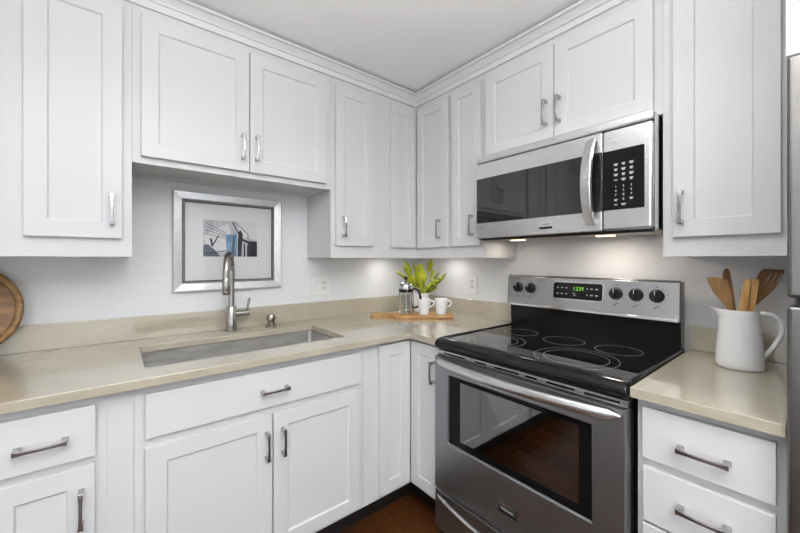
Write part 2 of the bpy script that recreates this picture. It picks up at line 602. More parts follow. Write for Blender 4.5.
c = thing('wall_cabinet', (0, -.74, ZB), 'narrow white wall cabinet just left of the microwave', 'cabinet', 'white upper cabinets')
wall_body(RANGE, -.8565, -.625, ZB, ZT).build('body', M['paint'], c)
add_door(c, RANGE, -.844, -.640, 1.356, DT, UF + .0005, (-.793, 1.467, True), stile=.05)

c = thing('wall_cabinet', (0, -1.25, 1.805), 'short white wall cabinet with two doors above the microwave', 'cabinet', 'white upper cabinets')
wall_body(RANGE, -1.6395, -.8575, 1.803, ZT, lip=.004).build('body', M['paint'], c)
add_door(c, RANGE, -1.2455, -.879, 1.815, DT, UF + .0005, (-1.213, 1.937, True))
add_door(c, RANGE, -1.614, -1.249, 1.815, DT, UF + .0005, (-1.273, 1.937, True))

c = thing('wall_cabinet', (0, -1.8, ZB), 'tall white wall cabinet right of the microwave, above the white pitcher', 'cabinet', 'white upper cabinets')
wall_body(RANGE, -1.951, -1.640, ZB, ZT).build('body', M['paint'], c)
add_door(c, RANGE, -1.928, -1.672, 1.357, DT, UF + .0005, (-1.697, 1.458, True))

c = thing('over_fridge_cabinet', (0, -2.3, 1.755), 'deep white cabinet above the refrigerator at the right edge', 'cabinet', 'white upper cabinets')
MB(RANGE).box(-2.74, -1.9525, .002, .62, 1.753, 2.345).build('body', M['paint'], c)
add_door(c, RANGE, -2.34, -1.985, 1.775, 2.30, .6205, (-2.31, 1.86, True))
add_door(c, RANGE, -2.71, -2.344, 1.775, 2.30, .6205, (-2.375, 1.86, True))

# ---- base cabinets
BF, BT, BB = .650, .884, .128
ZD0 = .150


def base_body(f, a0, a1, root):
    MB(f).box(a0, a1, .002, BF, BB, BT).build('body', M['paint'], root, bevel=.001)
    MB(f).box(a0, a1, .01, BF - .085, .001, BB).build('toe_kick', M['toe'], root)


c = thing('base_cabinet', (-2.2, 0, 0), 'white base cabinet at the left end, under the round wooden tray', 'cabinet', 'white base cabinets')
base_body(SINK, -2.62, -1.7915, c)
MB(SINK).box(-1.856, -1.795, BF, BF + .0015, BB, BT).build('filler_strip', M['paint'], c, bevel=.0006)
b = BF + .0005
add_door(c, SINK, -2.100, -1.881, .7085, .8565, b, (-1.991, .7775, False), 'drawer', False)
add_door(c, SINK, -2.100, -1.883, ZD0, .688, b, (-1.912, .572, True))
add_door(c, SINK, -2.40, -2.150, .7085, .8565, b, (-2.275, .7775, False), 'drawer', False)
add_door(c, SINK, -2.40, -2.150, ZD0, .688, b, (-2.18, .572, True))

c = thing('sink_base_cabinet', (-1.36, 0, 0), 'wide white base cabinet with two doors and a false drawer under the sink', 'cabinet', 'white base cabinets')
mb = MB(SINK)
mb.box(-1.791, -.945, BF - .02, BF, BB, BT).box(-1.791, -1.775, .002, BF - .02, BB, BT).box(-.961, -.945, .002, BF - .02, BB, BT)
mb.box(-1.775, -.961, .002, BF - .02, BB, BB + .018)
mb.build('body', M['paint'], c)
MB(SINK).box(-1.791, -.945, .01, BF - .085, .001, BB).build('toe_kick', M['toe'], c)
add_door(c, SINK, -1.764, -.975, .7155, .8565, b, (-1.362, .7815, False), 'drawer_front', False)
add_door(c, SINK, -1.765, -1.370, ZD0, .688, b, (-1.393, .574, True))
add_door(c, SINK, -1.366, -.975, ZD0, .688, b, (-1.331, .574, True))

c = thing('corner_base_cabinet', (-.6, -.6, 0), 'white corner base cabinet with two folding doors left of the range', 'cabinet', 'white base cabinets')
mb = MB()
mb.box(-.944, -.002, -BF, -.002, BB, BT)
mb.box(-BF, -.002, -.8800, -BF, BB, BT)
mb.build('body', M['paint'], c)
mb = MB()
mb.box(-.944, -.01, -BF + .085, -.01, .001, BB)
mb.box(-BF + .085, -.01, -.880, -BF + .085, .001, BB)
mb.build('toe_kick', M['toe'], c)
add_door(c, SINK, -.863, -.6725, ZD0, .868, b, None, stile=.058)
add_door(c, RANGE, -.874, -.6735, ZD0, .868, b, (-.839, .747, True), stile=.055)

c = thing('drawer_base_cabinet', (0, -1.8, 0), 'white base cabinet with stacked drawers right of the range', 'cabinet', 'white base cabinets')
base_body(RANGE, -1.956, -1.663, c)
add_door(c, RANGE, -1.940, -1.679, .716, .860, b, (-1.813, .779, False), 'drawer', False)
add_door(c, RANGE, -1.940, -1.681, .540, .693, b, (-1.813, .620, False), 'drawer', False)
add_door(c, RANGE, -1.940, -1.681, ZD0, .531, b, (-1.813, .44, False), 'drawer', False)

# ------------------------------------------------------------------ countertops
CT, CB, CF = .914, .8855, .694
SX0, SX1, SY0, SY1 = -1.760, -.985, -.565, -.185


def plate(outer, hole, z0, z1):
    mb = MB()
    bm = mb.bm
    loops = []
    for lp in ([outer] + ([hole] if hole else [])):
        vs = [bm.verts.new((x, y, z1)) for x, y in lp]
        loops.append([bm.edges.new((vs[i], vs[(i + 1) % len(vs)])) for i in range(len(vs))])
    bmesh.ops.triangle_fill(bm, edges=[e for l in loops for e in l], use_beauty=True, use_dissolve=True)
    r = bmesh.ops.extrude_face_region(bm, geom=list(bm.faces))
    bmesh.ops.translate(bm, verts=[g for g in r['geom'] if isinstance(g, bmesh.types.BMVert)], vec=(0, 0, z0 - z1))
    return mb


t = thing('countertop', (-1.2, -.3, CB), 'long beige quartz countertop with the sink cut into it', 'countertop')
plate([(-2.62, -CF), (-CF, -CF), (-CF, -.8810), (-.001, -.8810), (-.001, -.001), (-2.62, -.001)],
      rounded_rect(SX0, SX1, SY0, SY1, .02), CB, CT).build('slab', M['quartz'], t, bevel=.0018)
mb = MB()
mb.box(-2.62, -.001, -.021, -.001, CT + .0003, 1.018)
mb.box(-.021, -.001, -.8810, -.021, CT + .0003, 1.018)
mb.build('backsplash', M['quartz'], t, bevel=.0012)

t = thing('countertop', (-.35, -1.8, CB), 'short beige quartz countertop under the pitcher, right of the range', 'countertop')
plate([(-CF, -1.9565), (-.001, -1.9565), (-.001, -1.6560), (-CF, -1.6560)], None, CB, CT).build('slab', M['quartz'], t, bevel=.0018)
MB().box(-.021, -.001, -1.9565, -1.6560, CT + .0003, 1.012).build('backsplash', M['quartz'], t, bevel=.0012)

# sink bowl
t = thing('kitchen_sink', (-1.37, -.375, .70), 'rectangular stainless undermount sink under the faucet', 'sink')
g = .004
rings = []
for ins, z, r in ((-.012, CB - .001, .03), (g, CB - .001, .02), (g + .004, CB - .17, .03), (g + .02, CB - .195, .04), (g + .05, CB - .2, .05)):
    rings.append([(x, y, z) for x, y in rounded_rect(SX0 + ins, SX1 - ins, SY0 + ins, SY1 - ins, r)])
mb = MB()
mb.loops(rings, cap=False)
mb.face([mb.v(p) for p in rings[-1]])
bmesh.ops.remove_doubles(mb.bm, verts=mb.bm.verts, dist=.0005)
o = mb.build('bowl', M['sink'], t, True, angle=50)
sol = o.modifiers.new('solid', 'SOLIDIFY')
sol.thickness = .0015
sol.offset = -1
MB().lathe([(.045, 0), (.045, .003), (.03, .003), (.028, .001), (.002, .001)], (-1.37, -.36, CB - .1985), 32).build('drain', M['chrome'], t, True)

# ------------------------------------------------------------------ faucet and dispenser
fx, fy = -1.378, -.088
t = thing('faucet', (fx, fy, CT), 'tall brushed nickel pull-down faucet behind the sink', 'faucet')
MB().lathe([(.031, 0), (.031, .004), (.028, .007)], (fx, fy, CT + .0003), 32).build('base', M['nickel'], t, True)
MB().lathe([(.0235, .007), (.0235, .125), (.0215, .128)], (fx, fy, CT), 32).build('body', M['nickel'], t, True)
dx, dy = -.365, -.93
pts = [(fx, fy, CT + .128), (fx, fy, 1.10), (fx, fy, 1.16)]
R_ = .078
for k in range(0, 15):
    an = PI * k / 14
    rr = R_ * (1 - math.cos(an))
    pts.append((fx + dx * rr, fy + dy * rr, 1.215 + .092 * math.sin(an)))
hx, hy = fx + dx * 2 * R_, fy + dy * 2 * R_
pts.append((hx, hy, 1.195))
MB().tube(pts, .0148, 20).build('spout', M['nickel'], t, True)
MB().lathe([(.0165, .075), (.0185, .070), (.0190, 0), (.0165, -.004), (.012, -.004)], (hx, hy, 1.118), 28).build('spray_head', M['nickel'], t, True)
hd = MB()
hd.tube([(fx + .02, fy, CT + .088), (fx + .085, fy, CT + .088)], .0165, 20)
hb = hd.build('handle_hub', M['nickel'], t, True)
MB().tube([(fx + .072, fy, CT + .095), (fx + .078, fy - .003, CT + .12), (fx + .086, fy - .006, CT + .165)], [.006, .0055, .0065], 14).build('lever', M['nickel'], hb, True)

t = thing('soap_dispenser', (-1.178, -.09, CT), 'small bronze-toned soap dispenser on the counter right of the faucet', 'soap dispenser')
MB().lathe([(.029, 0), (.029, .006), (.026, .010), (.017, .012)], (-1.178, -.09, CT + .0003), 28).build('base', M['bronze'], t, True)
MB().lathe([(.018, .011), (.018, .034), (.024, .038), (.024, .056), (.018, .066), (.004, .070)], (-1.178, -.09, CT), 28).build('pump', M['bronze'], t, True)
MB().tube([(-1.162, -.09, CT + .048), (-1.140, -.10, CT + .050), (-1.136, -.102, CT + .046)], [.006, .005, .004], 12).build('nozzle', M['bronze'], t, True)

# ------------------------------------------------------------------ framed picture over the sink
pc = thing('picture_frame', (-1.361, 0, 1.370), 'silver beaded picture frame on the wall above the sink', 'picture')
PW, PH = .264, .248


def pring(mb, hw, hh, b):
    return [mb.v((-1.361 + sx * hw, -b, 1.370 + sz * hh)) for sx, sz in ((-1, -1), (1, -1), (1, 1), (-1, 1))]


mb = MB()
rs = [pring(mb, PW, PH, .002), pring(mb, PW, PH, .024), pring(mb, PW - .004, PH - .004, .028), pring(mb, PW - .036, PH - .036, .024),
      pring(mb, PW - .040, PH - .040, .022), pring(mb, PW - .040, PH - .040, .010)]
for r0, r1 in zip(rs, rs[1:]):
    for i in range(4):
        mb.face([r0[i], r0[(i + 1) % 4], r1[(i + 1) % 4], r1[i]])
mb.build('frame', M['silver'], pc)
mb = MB()
iw, ih = PW - .0452, PH - .0452
def bead(x, z):
    r = .0056
    rings = []
    for q in (-1.1, -.5, 0, .5, 1.1):
        rr = r * math.cos(q)
        rings.append([(x + rr * math.cos(2 * PI * k / 6), -.0185 - rr * math.sin(2 * PI * k / 6), z + r * math.sin(q)) for k in range(6)])
    mb.loops(rings)
nb = 38
for k in range(nb + 1):
    for s in (-1, 1):
        bead(-1.361 - iw + 2 * iw * k / nb, 1.370 + s * ih)
nb = 35
for k in range(1, nb):
    for s in (-1, 1):
        bead(-1.361 + s * iw, 1.370 - ih + 2 * ih * k / nb)
mb.build('bead_trim', M['bead'], pc, True, angle=80)
mb = MB()
rs = [pring(mb, iw + .0035, ih + .0035, .0112), pring(mb, iw - .008, ih - .008, .0112), pring(mb, iw - .008, ih - .008, .0124), pring(mb, iw + .0035, ih + .0035, .0124)]
for q in range(4):
    r0, r1 = rs[q], rs[(q + 1) % 4]
    for i in range(4):
        mb.face([r0[i], r0[(i + 1) % 4], r1[(i + 1) % 4], r1[i]])
mb.build('liner', M['slot'], pc)
MB().box(-1.361 - iw - .002, -1.361 + iw + .002, -.011, -.004, 1.370 - ih - .002, 1.370 + ih + .002).build('mat_board', M['mat_board'], pc)
# the print: a generic street scene of pale sky, stairs, a blue cloth and dark figures
mb = MB()
ax0, az0, aw, ah = -1.493, 1.296, .264, .188


def poly(i, pts, lay):
    mb.mi = i
    mb.prism([(ax0 + u * aw, az0 + v * ah) for u, v in pts], -.0112 - .0002 * lay, -.0114 - .0002 * lay, axis=1)


def line(i, u0, v0, u1, v1, wd, lay):
    L_ = math.hypot(u1 - u0, v1 - v0)
    nx, ny = -(v1 - v0) / L_ * wd, (u1 - u0) / L_ * wd
    poly(i, [(u0 + nx, v0 + ny), (u1 + nx, v1 + ny), (u1 - nx, v1 - ny), (u0 - nx, v0 - ny)], lay)


poly(0, [(0, 0), (1, 0), (1, 1), (0, 1)], 0)
poly(1, [(0, .55), (.45, .95), (.5, .6), (.42, .1), (.1, .1)], 1)
poly(1, [(.72, .55), (1, .5), (1, 1), (.58, 1)], 1)
poly(3, [(0, 0), (.3, 0), (.2, .18), (.08, .34), (0, .3)], 2)
for k in range(4):
    line(3, .04, .92 - .1 * k, .40, .66 - .05 * k, .008, 2)
poly(4, [(.41, .12), (.52, .12), (.53, .62), (.40, .62)], 3)
poly(4, [(.55, .0), (.60, .0), (.61, .66), (.56, .66)], 3)
poly(3, [(.50, 0), (.56, 0), (.57, .62), (.53, .60)], 4)
line(2, .52, .98, .66, .60, .012, 4)
line(2, .56, .99, .82, .66, .007, 4)
line(2, .82, .66, .82, .40, .008, 4)
poly(2, [(.62, 0), (.69, 0), (.70, .30), (.72, .62), (.68, .76), (.64, .72), (.62, .40)], 5)
line(2, .66, .52, .84, .40, .03, 6)
poly(2, [(.80, 0), (1, 0), (1, .44), (.84, .46), (.80, .30)], 6)
poly(2, [(.735, 0), (.765, 0), (.765, .36), (.735, .36)], 6)
line(2, .13, .50, .16, .28, .018, 5)
line(2, .16, .30, .27, .58, .012, 5)
line(2, .04, .08, .40, .16, .012, 5)
mb.build('print', [M['art_grey'], M['art_pale'], M['art_dark'], M['art_mid'], M['art_blue']], pc)
MB().box(-1.361 - iw - .001, -1.361 + iw + .001, -.0155, -.0140, 1.370 - ih - .001, 1.370 + ih + .001).build('glass', M['picture_glass'], pc)

# ------------------------------------------------------------------ wall plates
t = thing('switch_plate', (-.845, 0, 1.118), 'white double wall plate with switch and outlet, right of the picture', 'wall plate')
MB(SINK).box(-.909, -.781, .0005, .006, 1.056, 1.182).build('plate', M['plastic_white'], t, bevel=.002)
MB(SINK).box(-.893, -.856, .006, .0085, 1.084, 1.154).box(-.886, -.876, .0085, .016, 1.112, 1.130).build('switch', M['plastic_white'], t, bevel=.001)
s = MB(SINK).box(-.834, -.797, .006, .0085, 1.084, 1.154).build('socket', M['plastic_white'], t, bevel=.001)
mb = MB(SINK)
for z in (1.102, 1.138):
    mb.box(-.8245, -.8215, .0085, .0092, z - .007, z + .007).box(-.8095, -.8065, .0085, .0092, z - .006, z + .006)
    mb.box(-.8175, -.8135, .0085, .0092, z - .014, z - .010)
mb.build('slots', M['slot'], s)


def outlet(y, z, label):
    t = thing('wall_outlet', (0, y, z), label, 'outlet', 'outlets on the range wall')
    MB(RANGE).box(y - .043, y + .043, .0005, .006, z - .062, z + .062).build('plate', M['plastic_white'], t, bevel=.002)
    s = MB(RANGE).box(y - .018, y + .018, .006, .0085, z - .035, z + .035).build('socket', M['plastic_white'], t, bevel=.001)
    mb = MB(RANGE)
    for q in (-.018, .018):
        mb.box(y - .009, y - .006, .0085, .0092, z + q - .006, z + q + .008).box(y + .006, y + .009, .0085, .0092, z + q - .006, z + q + .008)
        mb.box(y - .002, y + .002, .0085, .0092, z + q - .014, z + q - .010)
    mb.build('slots', M['slot'], s)


outlet(-.522, 1.118, 'white wall outlet between the potted plant and the range')
outlet(-1.762, 1.105, 'white wall outlet half hidden behind the white pitcher')

# ------------------------------------------------------------------ microwave
MZ0, MZ1 = 1.378, 1.801
mw = thing('microwave', (0, -1.256, MZ0), 'stainless over-the-range microwave above the cooktop', 'microwave')
MA0, MA1 = -1.634, -.872
mb = MB(RANGE)
mb.box(MA0 + .004, MA1 - .004, .003, .334, 1.394, MZ1 - .004)
mb.build('body', M['black'], mw)
MB(RANGE).box(MA0 + .001, MA1 - .001, .334, .375, 1.388, MZ1 - .002).build('side_trim', M['mw_steel'], mw)
MB(RANGE).box(MA0 + .002, MA1 - .002, .375, .383, 1.384, MZ1 - .003).build('front_frame', M['black'], mw)
mb = MB(RANGE)
mb.box(MA0, MA1, .383, .404, 1.766, MZ1)
mb.build('vent_strip', M['mw_steel'], mw, bevel=.007, seg=4)
d = MB(RANGE).box(-1.4725, MA1, .383, .404, 1.388, 1.7625).build('door', M['mw_steel'], mw, bevel=.004, seg=3)
MB(RANGE).box(-1.472, -.880, .404, .4052, 1.463, 1.687).build('window', M['mw_glass'], d)
d2 = MB(RANGE).box(MA0, -1.4745, .383, .404, 1.388, 1.7625).build('control_panel', M['mw_steel'], mw, bevel=.010, seg=4)
MB(RANGE).box(-1.610, -1.475, .404, .4052, 1.463, 1.684).build('keypad', M['black_panel'], d2)
cols = (-1.520, -1.545, -1.570)


def legend(*boxes):
    mb = MB(RANGE)
    for a0, a1, z0, z1 in boxes:
        mb.box(a0, a1, .4052, .4055, z0, z1)
    mb.build('key_legend', M['print_grey2'], d2)


for r, z in enumerate((1.629, 1.610, 1.591, 1.572)):
    for ci, a in enumerate(cols):
        if r == 3 and ci == 0:
            legend((a - .006, a + .006, z - .001, z + .002))
            continue
        wd = .0072 - .0015 * ((r + ci) % 2)
        legend((a - wd, a + wd, z + .0012, z + .0044), (a - wd * .75, a + wd * .75, z - .0040, z - .0008), (a - wd * .5, a + wd * .5, z - .0009, z + .0013))
for a, z, wd in ((cols[0], 1.499, .006), (cols[2], 1.501, .006), (cols[1], 1.4815, .008)):
    legend((a - wd, a + wd, z, z + .003), (a - wd * .6, a + wd * .6, z - .0041, z - .0012), (a - .002, a + .002, z - .0013, z + .0001))
MB(RANGE).prism([(cols[0] - .005, .4052), (cols[0] + .005, .4052), (cols[0] + .005, .4055), (cols[0] - .005, .4055)], 1.480, 1.4835, 2).build('key_legend', M['print_grey2'], d2)
for r in range(3):
    for ci in range(3):
        text('key_digit', str(r * 3 + ci + 1), .011, (-.4056, cols[ci], 1.548 - .0155 * r), R_ROT, M['print'], d2)
text('key_digit', '0', .011, (-.4056, cols[1], 1.500), R_ROT, M['print'], d2)
# bowed handle
hp, hh = [], []
for k in range(17):
    q = -1 + 2 * k / 16
    z = 1.578 + q * .165
    hp.append(RANGE(-1.436 + .004 * (1 - q * q) - .002 * q, .412 + .036 * (1 - q * q) ** .8, z))
    hh.append((.006 + .002 * (1 - q * q), .0175 + .004 * (1 - q * q)))
mb = MB()
mb.sweep(hp, (-1, .25, 0), hh)
mb.build('handle', M['mw_steel'], d, True, bevel=.004, seg=3, angle=60)
bd = MB(RANGE).box(-1.278, -1.221, .404, .4068, 1.4215, 1.441).build('badge', M['chrome'], d, bevel=.0006)
MB(RANGE).box(-1.278, -1.221, .404, .4066, 1.411, 1.4205).build('badge_strip', M['black'], bd)
text('badge_lettering', 'FRIGIDAIRE', .0088, (-.4071, -1.2495, 1.4313), R_ROT, M['print_dark'], d)
MB(RANGE).box(MA0 + .01, MA1 - .01, .02, .350, 1.388, 1.3935).build('bottom_pan', M['pan'], mw)
MB(RANGE).box(MA0 + .01, MA1 - .01, .340, .374, MZ0, 1.3865).build('bottom_lip', M['black'], mw, bevel=.003)
for a in (-.945, -1.385):
    MB(RANGE).box(a - .034, a + .034, .115, .155, 1.383, 1.3875).build('lamp_lens', M['lamp_warm'], mw)
    area('cooktop_lamp', RANGE(a, .20, 1.378), (0, 0, 0), .10, .06, 1.1 if a < -1.2 else .22, (1.0, 0.90, 0.78))

# ------------------------------------------------------------------ range
rg = thing('range', (-.35, -1.2755, 0), 'stainless electric range with black glass cooktop', 'range')
RA0, RA1 = -1.652, -.8835
mb = MB(RANGE)
mb.box(RA0, RA0 + .02, .03, .655, .03, .898).box(RA1 - .02, RA1, .03, .655, .03, .898)
mb.box(RA0 + .02, RA1 - .02, .03, .10, .03, .898)
mb.box(RA0 + .02, RA1 - .02, .10, .655, .03, .42).box(RA0 + .02, RA1 - .02, .10, .655, .80, .898)
mb.build('body', M['black'], rg)
# cooktop with a raised rim
ct = MB(RANGE).box(RA0 + .012, RA1 - .012, .10, .662, .9, .9185).build('cooktop', M['cooktop'], rg)
mb = MB()
pr = []
for k in range(9):
    an = PI / 2 - PI * .95 * k / 8
    pr.append((.672 + .040 * math.cos(an) if an > 0 else .672 + .040 * math.cos(an), .897 + .027 * math.sin(an)))
pr = [(.655, .924)] + pr + [(.655, .872)]
for sgn in (0,):
    A = [mb.v(RANGE(RA0 - .001, bb, z)) for bb, z in pr]
    B = [mb.v(RANGE(RA1 + .001, bb, z)) for bb, z in pr]
    n = len(pr)
    for i in range(n):
        mb.face([A[i], A[(i + 1) % n], B[(i + 1) % n], B[i]])
    mb.face(A)
    mb.face(B[::-1])
mb.build('front_rim', M['black_gloss'], rg, True, bevel=.006, seg=3)
mb = MB(RANGE)
mb.box(RA0 - .001, RA0 + .013, .11, .656, .9, .925)
mb.build('side_rim', M['black_gloss'], rg, True, bevel=.005, seg=3)
MB(RANGE).box(RA1 - .013, RA1 + .001, .11, .656, .9, .925).build('side_rim', M['black_gloss'], rg, True, bevel=.005, seg=3)
mb = MB()


def ringmark(y, x, r, w=.0007):
    n = 56
    V = []
    for rr, z in ((r - w, .91860), (r + w, .91860), (r + w, .91885), (r - w, .91885)):
        V.append([mb.v((x + rr * math.cos(2 * PI * k / n), y + rr * math.sin(2 * PI * k / n), z)) for k in range(n)])
    for q in range(4):
        for k in range(n):
            mb.face([V[q][k], V[q][(k + 1) % n], V[(q + 1) % 4][(k + 1) % n], V[(q + 1) % 4][k]])


for y, x, r in ((-1.426, -.523, .141), (-1.426, -.521, .109), (-1.487, -.285, .082), (-1.271, -.290, .084), (-1.051, -.275, .078), (-1.075, -.515, .124), (-1.075, -.515, .094)):
    ringmark(y, x, r)
mb.build('burner_rings', M['ring'], ct)
# backguard
bg = MB()
PRF = [(.028, .922), (.110, .922), (.118, 1.034), (.142, 1.040), (.128, 1.178), (.112, 1.196), (.028, 1.196)]
mb = MB()
mb.loops([[RANGE(RA0 + .003, bb, z) for bb, z in ((.055, .9), (.108, .9), (.114, 1.036), (.114, 1.19), (.055, 1.19))],
          [RANGE(RA1 - .003, bb, z) for bb, z in ((.055, .9), (.108, .9), (.114, 1.036), (.114, 1.19), (.055, 1.19))]])
gd = mb.build('backguard', M['black_gloss'], rg, bevel=.003)
TI = .05                         # the steel fascia leans back a little


def FB(z, o=0):                 # out-distance of the fascia's face at height z
    return .141 - TI * (z - 1.036) * 1.9 + o


mb = MB()
ring = lambda a: [RANGE(a, .115, 1.034), RANGE(a, FB(1.034), 1.034), RANGE(a, FB(1.188), 1.188), RANGE(a, FB(1.196) - .014, 1.197), RANGE(a, .115, 1.197)]
mb.loops([ring(RA0 + .004), ring(RA1 + .002)])
fs = mb.build('control_fascia', M['steel'], rg, bevel=.004, seg=3)
mb = MB()
mb.loops([[RANGE(a, bb, z) for bb, z in ((FB(1.036, -.004), 1.033), (FB(1.036, .004), 1.033), (FB(1.046, .004), 1.044), (FB(1.046, -.004), 1.046))] for a in (RA0 + .0042, RA1 + .0018)])
mb.build('fascia_lip', M['chrome'], fs, bevel=.0015)
mb = MB()
pl = rounded_rect(-1.377, -1.141, 1.086, 1.173, .014)
mb.loops([[RANGE(a, FB(z, .0005), z) for a, z in pl], [RANGE(a, FB(z, .0035), z) for a, z in pl]])
mb.build('clock_bezel', M['chrome'], fs)
mb = MB()
pl = rounded_rect(-1.372, -1.146, 1.091, 1.168, .011)
mb.loops([[RANGE(a, FB(z, .0036), z) for a, z in pl], [RANGE(a, FB(z, .0046), z) for a, z in pl]])
mb.build('clock_panel', M['black_panel'], fs)
text('clock_digits', '1239', .026, RANGE(-1.266, FB(1.140, .0052), 1.140), (PI / 2 - .094, 0, -PI / 2), M['green_led'], fs)
def mark(name, a, z, hw, hz, o, m):
    mb = MB()
    q = [RANGE(a + sx * hw, FB(z, o + .0004 * dd), z + sz * hz) for dd in (0, 1) for sx, sz in ((-1, -1), (1, -1), (1, 1), (-1, 1))]
    mb.loops([q[:4], q[4:]])
    mb.build(name, m, fs)


for a in (-1.168, -1.189, -1.211, -1.307, -1.326, -1.348):
    for z in (1.114, 1.143):
        mark('clock_legend', a, z, .0045 if a > -1.29 else (.003 if a > -1.31 else .006), .0026, .0047, M['print_grey'])
for k in range(2):
    mark('clock_legend', -1.246 - .005 * k, 1.118 - .008 * k, .006, .0014, .0047, M['print_grey'])
for a in (-.947, -1.019, -1.425, -1.502, -1.575):
    rk = .024
    z0 = 1.131
    mb = MB()
    rings = []
    for rr, oo in ((rk * 1.12, .0005), (rk * 1.12, .003), (rk, .005), (rk * .92, .018), (rk * .86, .020)):
        rings.append([RANGE(a + rr * math.cos(2 * PI * k / 28), FB(z0 + rr * math.sin(2 * PI * k / 28), oo), z0 + rr * math.sin(2 * PI * k / 28)) for k in range(28)])
    mb.loops(rings)
    kb = mb.build('knob', M['black'], fs, True)
    mb = MB()
    q = []
    for oo, hw in ((.015, .0075), (.030, .005)):
        q.append([RANGE(a + sx * hw, FB(z0, oo), z0 + sz * rk * .93) for sx, sz in ((-1, -1), (1, -1), (1, 1), (-1, 1))])
    mb.loops(q)
    mb.build('grip', M['black'], kb, bevel=.002)
    mb = MB()
    q = [RANGE(a + sx * .0012, FB(z0, .0302 + .0004 * dd), z0 + .014 + sz * .008) for dd in (0, 1) for sx, sz in ((-1, -1), (1, -1), (1, 1), (-1, 1))]
    mb.loops([q[:4], q[4:]])
    mb.build('pointer', M['print'], kb)
for a in (-.947, -1.019, -1.425, -1.502, -1.575):
    for da, z, hw, hz in ((0, 1.168, .004, .0014), (-.005, 1.088, .006, .0014), (.004, 1.081, .004, .0022)):
        mark('knob_legend', a + da, z, hw, hz, .0003, M['print_dark'])
for k in range(6):
    an = PI / 3 - k * PI / 7.5
    mark('knob_legend', -1.575 - .036 * math.cos(an), 1.131 + .034 * math.sin(an), .0016, .0016, .0003, M['print_dark'])
mark('knob_legend', -1.062, 1.168, .016, .0014, .0003, M['print_dark'])
# vent trim under the rim, with slots
vt = MB(RANGE).box(RA0 + .002, RA1 - .002, .655, .692, .849, .8705).build('vent_trim', M['steel'], rg, bevel=.002)
mb = MB(RANGE)
for a0, a1 in ((-1.045, -.925), (-1.155, -1.10), (-1.30, -1.195), (-1.37, -1.325), (-1.50, -1.405), (-1.63, -1.53)):
    mb.box(a0, a1, .692, .6927, .8565, .8630)
mb.build('vent_slots', M['border'], vt)
# oven door with a real window opening
DF = .711
mb = MB()


def dring(a0, a1, z0, z1, bb):
    return [mb.v(RANGE(a, bb, z)) for a, z in ((a0, z0), (a1, z0), (a1, z1), (a0, z1))]


DZ0, DZ1 = .252, .846
R4 = [dring(-1.548, -.986, .490, .765, .662), dring(RA0 + .002, RA1 - .002, DZ0, DZ1, .662), dring(RA0 + .002, RA1 - .002, DZ0, DZ1, DF),
      dring(-1.562, -.964, .4745, .7775, DF), dring(-1.558, -.968, .4785, .7735, DF - .004), dring(-1.558, -.968, .4785, .7735, DF - .008), ]
for r0, r1 in zip(R4, R4[1:]):
    for i in range(4):
        mb.face([r0[i], r0[(i + 1) % 4], r1[(i + 1) % 4], r1[i]])
for i in range(4):
    mb.face([R4[-1][i], R4[-1][(i + 1) % 4], R4[0][(i + 1) % 4], R4[0][i]])
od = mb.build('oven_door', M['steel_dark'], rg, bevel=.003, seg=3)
mb = MB(RANGE)
mb.box(-1.557, -1.519, .697, .705, .480, .772).box(-1.027, -.969, .697, .705, .480, .772).box(-1.519, -1.027, .697, .705, .480, .505).box(-1.519, -1.027, .697, .705, .757, .772)
mb.build('window_border', M['border'], od)
MB(RANGE).box(-1.519, -1.027, .699, .703, .505, .757).build('window_glass', M['oven_glass'], od)
mb = MB(RANGE)
mb.box(-1.55, -.99, .668, .676, .36, .3605)
cv = MB(RANGE)
cv.box(-1.60, -.95, .108, .112, .425, .795).box(-1.60, -1.59, .112, .655, .425, .795).box(-.96, -.95, .112, .655, .425, .795)
cv.box(-1.59, -.96, .112, .655, .425, .43).box(-1.59, -.96, .112, .655, .79, .795)
cv.build('oven_cavity', M['cavity'], rg)
for z in (.545, .66):
    mb = MB()
    for bb in (.16, .64):
        mb.tube([RANGE(-1.585, bb, z), RANGE(-.965, bb, z)], .003, 8)
    for k in range(17):
        a = -1.575 + .6 * k / 16
        mb.tube([RANGE(a, .16, z + .003), RANGE(a, .64, z + .003)], .0016, 6)
    mb.build('oven_rack', M['chrome'], rg, True)


def bow_handle(z, a0, a1, bow, b0, hu, hw):
    pts, hv = [], []
    for k in range(25):
        q = -1 + 2 * k / 24
        pts.append(RANGE((a0 + a1) / 2 + q * (a1 - a0) / 2, b0 + bow * (1 - q * q) ** .9, z))
        e = min(1, (1 - abs(q)) * 9 + .18)
        hv.append((hu * e, hw * e))
    mb = MB()
    rings = []
    n = 14
    P_ = [Vector(p) for p in pts]
    for i, p in enumerate(P_):
        tt = (P_[min(i + 1, 24)] - P_[max(i - 1, 0)]).normalized()
        u = Vector((0, 0, 1))
        ww = tt.cross(u).normalized()
        rings.append([tuple(p + hv[i][0] * math.cos(2 * PI * k / n) * u + hv[i][1] * math.sin(2 * PI * k / n) * ww) for k in range(n)])
    mb.loops(rings)
    return mb


